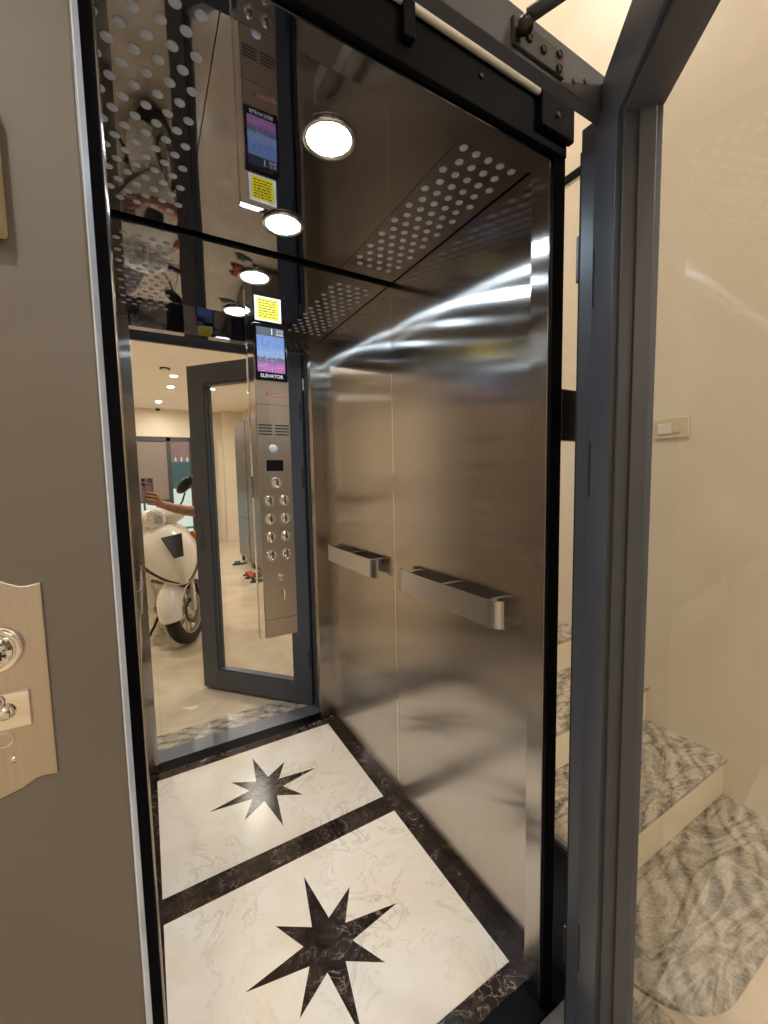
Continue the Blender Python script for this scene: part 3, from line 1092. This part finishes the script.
# lobby downlights, visible ones and unseen added ones
spots = [(0.50, -4.45, 'warm downlight in the lobby ceiling, seen in the mirror in line with the scooter'),
         (1.12, -2.75, 'warm downlight in the lobby ceiling above the lockers, nearest the lift'),
         (1.17, -5.20, 'warm downlight in the lobby ceiling seen through the door glass'),
         (0.50, -5.30, 'warm downlight in the lobby ceiling, one row behind the light over the scooter'),
         (-1.10, -2.75, 'warm downlight in the lobby ceiling on the side away from the lockers, near the lift'),
         (-1.10, -5.20, 'warm downlight in the lobby ceiling on the side away from the lockers, near the street'),
         (1.72, -1.05, 'added unseen warm downlight in the lobby ceiling in front of the stairs'),  # unseen lamp put in to brighten the stair wall
         (-0.45, -1.30, 'unseen warm downlight put in the lobby ceiling in front of the taupe lift panel'),  # unseen lamp, set back so the door header stays dim
         (0.35, -6.9, 'added unseen warm downlight in the lobby ceiling nearest the street front')]  # unseen lamp put in to brighten the far wall
for x, y, lb in spots:
    downlight(x, y, LH - 0.0005, 0.045, 'lens_warm', lb, 'ceiling light', 'lobby ceiling downlights', 'white_plastic')
downlight(0.55, 2.1, 5.3995, 0.11, 'lens_stair_fill', 'large round warm light added unseen in the stairwell ceiling', 'ceiling light', None, 'white_plastic')  # added above the cabin, out of view, to light the stair wall
downlight(0.55, 0.95, 5.3995, 0.11, 'lens_stair_fill', 'second round warm light added unseen in the stairwell ceiling, nearer the lobby', 'ceiling light', None, 'white_plastic')  # another unseen lamp added for the stair wall
# smoke detector ring and camera
sd = empty('smoke_detector', (0.36, -4.0, LH))
tag(sd, 'small round smoke detector with a dark ring on the lobby ceiling', 'smoke detector')
MB().lathe([(0, -0.03), (0.04, -0.03), (0.055, -0.012), (0.055, 0)], 24).build('body', 'white_plastic', sd)
MB().lathe([(0.055, -0.02), (0.07, -0.02), (0.07, -0.001), (0.055, -0.001)], 24, cap=False).build('ring', 'black_ink', sd)
cc = empty('dome_camera', (0.36, YB + 0.16, LH))
tag(cc, 'small dark dome camera on the lobby ceiling at the far wall', 'camera')
MB().lathe([(0, -0.075), (0.03, -0.068), (0.048, -0.045), (0.05, -0.02)], 20, cap=False).build('dome', 'black_glass', cc)
MB().lathe([(0.06, 0), (0.06, -0.02), (0, -0.02)], 20).build('mount', 'white_plastic', cc)

# lockers along the right lobby wall


def locker(y, label):
    root = empty('locker', (1.815, y, 0.09))
    tag(root, label, 'locker', 'grey lockers along the lobby wall')
    MB().box(-0.34, -0.44, 0.0, 0.34, 0.44, 2.36, 0.004).build('carcass', 'locker_grey', root)
    for (z0, z1) in ((0.02, 0.72), (0.735, 1.17), (1.185, 2.34)):
        d = MB().box(-0.356, -0.425, z0, -0.341, 0.425, z1, 0.003).build('door', 'locker_grey', root)
        MB().box(-0.366, 0.36, (z0 + z1) / 2 - 0.05, -0.356, 0.385, (z0 + z1) / 2 + 0.05, 0.002).build('handle', 'alloy', d)
    for sx in (-0.3, 0.3):
        for sy in (-0.4, 0.4):
            MB().box(sx - 0.025, sy - 0.025, -0.10, sx + 0.025, sy + 0.025, 0.0).build('foot', 'black_metal', root)
    return root


locker(-3.55, 'tall grey locker on the lobby wall, nearest the lift')
locker(-4.45, 'tall grey locker on the lobby wall, farther from the lift')


def slipper(x, y, rz, mat, label):
    root = empty('slipper', (x, y, -0.012), rz)
    tag(root, label, 'slipper', 'slippers in front of the lockers')
    sole = []
    for k in range(20):
        a = 2 * PI * k / 20
        sole.append((0.045 * math.sin(a) * (1 + 0.18 * math.cos(a)), 0.13 * math.cos(a)))
    MB().prism(sole, 0.0, 0.022, bevel=0.004).build('sole', 'rubber', root)
    rings = []
    for yy in (0.0, 0.04, 0.08):
        rings.append([Vector((0.048 * math.cos(b), yy, 0.020 + 0.045 * math.sin(b))) for b in [PI * i / 8 for i in range(9)]])
    MB().loft(rings, closed=False).build('strap', mat, root, solid=0.004)


slipper(1.34, -3.30, 1.3, 'red_cloth', 'red strapped slipper on the floor before the lockers, nearest the lift')
slipper(1.36, -3.50, 1.45, 'red_cloth', 'red strapped slipper beside the other red one before the lockers')
slipper(1.35, -3.02, 1.2, 'green_cloth', 'green strapped slipper at the lift end of the lockers')
slipper(1.37, -4.45, 1.5, 'green_cloth', 'green strapped slipper before the farther locker')

# ================================================================== SCOOTER
sco = empty('motor_scooter', (0.300, -1.10, -0.006))
sco.rotation_euler = (0, math.radians(-9), math.radians(-10))
sco.scale = (1.1, 1.1, 1.1)
tag(sco, 'white motor scooter with a dark front grille parked on the lobby tiles', 'scooter')
RW = 0.262
# local: +y forward, front wheel contact at origin


def wheel(parent, loc, rz, spokes=6):
    w = empty('wheel', loc, rz)
    w.parent = parent
    Mx = Matrix.Rotation(PI / 2, 4, 'Y')
    prof = [(RW - 0.085, -0.042), (RW - 0.05, -0.052), (RW - 0.015, -0.042), (RW, -0.018), (RW, 0.018), (RW - 0.015, 0.042), (RW - 0.05, 0.052), (RW - 0.085, 0.042)]
    MB().lathe(prof, 48, Mx, cap=False).build('tyre', 'rubber', w)
    rim = [(RW - 0.088, -0.044), (RW - 0.080, -0.046), (RW - 0.098, -0.02), (RW - 0.098, 0.02), (RW - 0.080, 0.046), (RW - 0.088, 0.044)]
    rm = MB().lathe(rim, 48, Mx, cap=False)
    for k in range(spokes):
        a = 2 * PI * k / spokes
        R4 = Matrix.Rotation(a, 4, 'X')
        rm.box(-0.014, -0.014, 0.03, 0.014, 0.014, RW - 0.09, 0.004, M=R4 @ Matrix.Rotation(0.22, 4, 'X'))
        rm.box(-0.014, -0.010, 0.06, 0.014, 0.010, RW - 0.092, 0.004, M=R4 @ Matrix.Rotation(-0.18, 4, 'X'))
    rm.lathe([(0, -0.05), (0.035, -0.045), (0.04, 0), (0.035, 0.045), (0, 0.05)], 20, Mx)
    rm.build('rim', 'alloy', w)
    MB().lathe([(0.07, 0.050), (0.105, 0.050), (0.105, 0.054), (0.07, 0.054)], 32, Mx, cap=False).build('brake_disc', 'hardware_grey', w)
    return w


STEER = math.radians(40)
fork = empty('front_assembly', (0, 0, RW), STEER)
fork.parent = sco
wheel(sco, (0, 0, RW), STEER)
fk = MB()
for s in (-1, 1):
    fk.tube([(0.075 * s, 0.0, 0.0), (0.075 * s, -0.05, 0.16), (0.06 * s, -0.10, 0.36)], 0.02, 10)
fk.build('fork', 'scooter_white', fork)
# fender: shell over the wheel
rings = []
for k in range(13):
    a = math.radians(4 + k * 13.0)
    r = RW + 0.040 + 0.03 * math.sin(PI * k / 12)
    wv = 0.118 - 0.03 * abs(k - 6) / 6
    c, s_ = math.cos(a), math.sin(a)
    rg = []
    for q in range(9):
        b = -1 + 2 * q / 8
        rr = r - 0.075 * abs(b) ** 2.2
        rg.append(Vector((wv * b * (1.0 if abs(b) < .9 else 1.02), rr * c, rr * s_)))
    rings.append(rg)
MB().loft(rings, closed=False).build('front_fender', 'scooter_white', fork, solid=0.006, subsurf=1)

# front apron: shield of smooth sections from the bottom lip up to the handlebar
secs = [  # z, half width, nose y, edge y
    (0.535, 0.05, 0.205, 0.10), (0.56, 0.11, 0.215, 0.0), (0.60, 0.165, 0.215, -0.09), (0.67, 0.215, 0.20, -0.14),
    (0.78, 0.232, 0.155, -0.165), (0.88, 0.215, 0.11, -0.18), (0.95, 0.15, 0.06, -0.19), (1.00, 0.09, 0.0, -0.20)]
rings = []
for z, hw_, ny_, ey in secs:
    rg = []
    for q in range(15):
        b = -1 + 2 * q / 14
        y = ey + (ny_ - ey) * (1 - abs(b) ** 1.55)
        rg.append(Vector((hw_ * math.sin(b * PI / 2), y, z)))
    rings.append(rg)
MB().loft(rings, closed=False).build('front_apron', 'scooter_white', sco, solid=0.012, subsurf=1)
# leg shield flanks below the apron, down to the floorboard
for s in (-1, 1):
    rings = []
    for z, x0, x1, y in ((0.22, 0.10, 0.19, -0.34), (0.36, 0.11, 0.225, -0.24), (0.52, 0.14, 0.25, -0.18), (0.70, 0.16, 0.255, -0.175), (0.86, 0.13, 0.225, -0.19)):
        rings.append([Vector((s * x0, y + 0.03, z)), Vector((s * (x0 + x1) / 2, y + 0.02, z)), Vector((s * x1, y - 0.03, z)),
                      Vector((s * x1, y - 0.06, z)), Vector((s * (x0 + x1) / 2, y - 0.05, z)), Vector((s * x0, y - 0.05, z))])
    MB().loft(rings).build('leg_shield', 'scooter_white', sco, subsurf=1)
# dark centre grille (trapezoid, follows the nose)
gp = [(-0.075, 0.945), (0.075, 0.945), (0.034, 0.765), (-0.034, 0.765)]
MB().prism(gp, 0.0, 0.022, Matrix.Translation((0, 0.05, 0.05)) @ Matrix(((1, 0, 0, 0), (0, -0.42, 0.9, 0.49), (0, 0.9, 0.42, 0.02), (0, 0, 0, 1))), bevel=0.004).build('grille', 'scooter_grey', sco)
# chevron dark slots on both sides of the apron and the dark lip under it
for s in (-1, 1):
    MB().tube([(s * 0.225, -0.09, 0.76), (s * 0.185, 0.0, 0.68), (s * 0.11, 0.115, 0.60), (s * 0.035, 0.20, 0.555)], [0.010, 0.022, 0.018, 0.006], 8).build('air_slot', 'scooter_grey', sco)
    MB().lathe([(0, 0.02), (0.03, 0.012), (0.036, 0.0)], 16, Matrix.Translation((s * 0.200, -0.045, 0.86)) @ Matrix.Rotation(-PI / 2, 4, 'X')).build('turn_signal', 'amber', sco)
MB().tube([(-0.17, -0.06, 0.575), (-0.09, 0.08, 0.54), (0, 0.175, 0.522), (0.09, 0.08, 0.54), (0.17, -0.06, 0.575)], 0.014, 8).build('apron_lip', 'scooter_grey', sco)
# handlebar cowl with headlamp, grips, levers, mirrors
hbr = empty('handlebar', (0, -0.14, 1.05), STEER * 0.6)
hbr.parent = sco
rings = []
for x, ry, rz_ in ((-0.20, 0.03, 0.03), (-0.15, 0.06, 0.055), (-0.07, 0.09, 0.085), (0.0, 0.105, 0.095), (0.07, 0.09, 0.085), (0.15, 0.06, 0.055), (0.20, 0.03, 0.03)):
    rings.append([Vector((x, 0.02 + ry * math.cos(a), rz_ * math.sin(a))) for a in [2 * PI * k / 14 for k in range(14)]])
MB().loft(rings).build('cowl', 'scooter_white', hbr, subsurf=1)
MB().lathe([(0, 0.045), (0.05, 0.038), (0.075, 0.02), (0.082, 0.0)], 24, Matrix.Translation((0, 0.105, 0.0)) @ Matrix.Rotation(-PI / 2, 4, 'X')).build('headlamp', 'headlamp', hbr)
for s in (-1, 1):
    MB().tube([(s * 0.19, 0.02, 0.0), (s * 0.34, -0.05, 0.0)], 0.018, 12).build('grip', 'rubber', hbr)
    MB().tube([(s * 0.19, 0.05, -0.005), (s * 0.26, 0.045, -0.008), (s * 0.35, -0.005, -0.01)], 0.007, 8).build('brake_lever', 'alloy', hbr)
    mr = MB().tube([(s * 0.15, 0.0, 0.04), (s * 0.20, 0.0, 0.10), (s * 0.235, 0.0, 0.17)], 0.007, 8)
    mr.build('mirror_stalk', 'black_metal', hbr)
    rg = []
    for yy, sc2 in ((0.0, 0.8), (0.018, 1.0), (0.036, 0.75), (0.044, 0.4)):
        rg.append([Vector((s * 0.255 + 0.085 * sc2 * math.cos(a) * 0.94 + 0.0 * s, yy, 0.235 + 0.055 * sc2 * math.sin(a) + s * 0.045 * sc2 * math.cos(a))) for a in [2 * PI * k / 16 for k in range(16)]])
    MB().loft(rg).build('rear_view_mirror', 'black_metal', hbr)
# floorboard, body, seat, rear wheel, stand, lamp
MB().box(-0.18, -0.62, 0.24, 0.18, -0.18, 0.30, 0.02).build('floorboard', 'scooter_grey', sco)
rings = []
for y, hw_, z0, z1 in ((-0.56, 0.13, 0.26, 0.62), (-0.68, 0.17, 0.25, 0.74), (-0.95, 0.20, 0.34, 0.76), (-1.25, 0.17, 0.48, 0.78), (-1.50, 0.08, 0.60, 0.76)):
    rings.append([Vector((hw_ * math.cos(a), y, (z0 + z1) / 2 + (z1 - z0) / 2 * math.sin(a))) for a in [2 * PI * k / 16 for k in range(16)]])
MB().loft(rings).build('rear_body', 'scooter_white', sco, subsurf=1)
rings = []
for y, hw_, z0, z1 in ((-0.60, 0.08, 0.70, 0.76), (-0.75, 0.13, 0.71, 0.80), (-1.05, 0.14, 0.73, 0.83), (-1.30, 0.12, 0.76, 0.86), (-1.42, 0.06, 0.77, 0.84)):
    rings.append([Vector((hw_ * math.cos(a), y, (z0 + z1) / 2 + (z1 - z0) / 2 * math.sin(a))) for a in [2 * PI * k / 14 for k in range(14)]])
MB().loft(rings).build('seat', 'seat_vinyl', sco, subsurf=1)
wheel(sco, (0, -1.27, RW), 0.0)
MB().tube([(-0.10, -0.34, 0.26), (-0.20, -0.36, 0.10), (-0.27, -0.36, 0.012), (-0.31, -0.34, 0.012)], 0.012, 8).build('side_stand', 'black_metal', sco)
MB().box(-0.07, -1.56, 0.62, 0.07, -1.50, 0.72, 0.01).build('tail_lamp', 'red_cloth', sco)

# ================================================================== PHONE AND ARM
ph = empty('phone', (0.014, -0.010, 1.328))
tag(ph, 'pinkish phone held upright in the hand reflected in the mirror, camera cluster outward', 'phone')
MB().box(-0.036, -0.008, 0.0, 0.036, 0.0, 0.152, 0.0035, seg=3).build('body', 'phone_back', ph)
MB().box(-0.034, -0.0088, 0.003, 0.034, -0.0081, 0.149).build('display', 'black_glass', ph)
Mf = Matrix.Rotation(-PI / 2, 4, 'X')
for x, z in ((-0.0195, 0.1385), (-0.0195, 0.112)):
    MB().lathe([(0.0085, 0), (0.0085, 0.0022), (0, 0.0022)], 24, Matrix.Translation((x, 0.0, z)) @ Mf).build('lens', 'black_glass', ph)
for x, z in ((0.012, 0.144), (0.025, 0.138), (0.009, 0.131), (0.021, 0.125)):
    MB().lathe([(0.0052, 0), (0.0052, 0.0016), (0, 0.0016)], 18, Matrix.Translation((x, 0.0, z)) @ Mf).build('lens', 'black_glass', ph)
MB().lathe([(0.023, 0), (0.023, 0.0014), (0.0265, 0.0014), (0.0265, 0)], 36, Matrix.Translation((0.006, 0.0, 0.086)) @ Mf, cap=False).build('ring_holder', 'scooter_grey', ph)

# the arm: one skinned skeleton (upper arm, forearm, palm, five fingers)
verts, edges, rad = [], [], []


def chain(start, pts_, rs_):
    prev = start
    for p, r in zip(pts_, rs_):
        verts.append(p)
        rad.append(r)
        i = len(verts) - 1
        if prev is not None:
            edges.append((prev, i))
        prev = i
    return prev


chain(None, [(0.400, -0.56, 1.330), (0.372, -0.42, 1.29), (0.335, -0.235, 1.232)], [0.056, 0.050, 0.041])
elbow = len(verts) - 1
wr_ = chain(elbow, [(0.270, -0.175, 1.245), (0.175, -0.095, 1.272), (0.105, -0.040, 1.297)], [0.040, 0.035, 0.026])
palm = chain(wr_, [(0.082, -0.026, 1.312), (0.066, -0.020, 1.330)], [0.025, 0.020])
verts_palm = palm
# four fingers across the back of the phone, stacked from index down to little
chain(palm, [(0.062, -0.006, 1.372), (0.042, 0.001, 1.382), (0.022, 0.002, 1.386), (0.004, 0.0005, 1.389)], [0.0105, 0.0092, 0.0086, 0.0075])
chain(palm, [(0.064, -0.005, 1.352), (0.043, 0.002, 1.361), (0.020, 0.002, 1.366), (-0.002, 0.0005, 1.369)], [0.0108, 0.0096, 0.0088, 0.0078])
chain(palm, [(0.064, -0.006, 1.330), (0.043, 0.002, 1.339), (0.021, 0.002, 1.344), (0.001, 0.0005, 1.348)], [0.0102, 0.0092, 0.0084, 0.0074])
chain(palm, [(0.060, -0.010, 1.309), (0.040, -0.006, 1.313), (0.022, -0.010, 1.316), (0.006, -0.013, 1.317)], [0.0095, 0.0082, 0.0076, 0.0068])
# thumb on the screen side
chain(wr_, [(0.078, -0.040, 1.325), (0.058, -0.036, 1.352), (0.038, -0.0305, 1.374), (0.022, -0.0295, 1.388)], [0.0135, 0.0115, 0.0100, 0.0085])
me = bpy.data.meshes.new('person')
me.from_pydata(verts, edges, [])
me.materials.append(MATS['skin'])
per = bpy.data.objects.new('person', me)
COL.objects.link(per)
per.modifiers.new('skin', 'SKIN')
if not me.skin_vertices:
    bpy.context.view_layer.objects.active = per
for i, sv in enumerate(me.skin_vertices[0].data):
    sv.radius = (rad[i], rad[i])
    sv.use_root = (i == 0)
md = per.modifiers.new('sub', 'SUBSURF')
md.levels = 2
md.render_levels = 2
per.modifiers['skin'].use_smooth_shade = True
tag(per, "person's bare forearm reaching around the open door to hold a phone, seen in the mirror", 'person')
MB().tube([(0.348, -0.30, 1.252), (0.360, -0.36, 1.270), (0.385, -0.48, 1.306), (0.406, -0.59, 1.338), (0.412, -0.62, 1.346)], [0.056, 0.060, 0.064, 0.066, 0.030], 18).build('sleeve', 'sleeve_cloth', per)
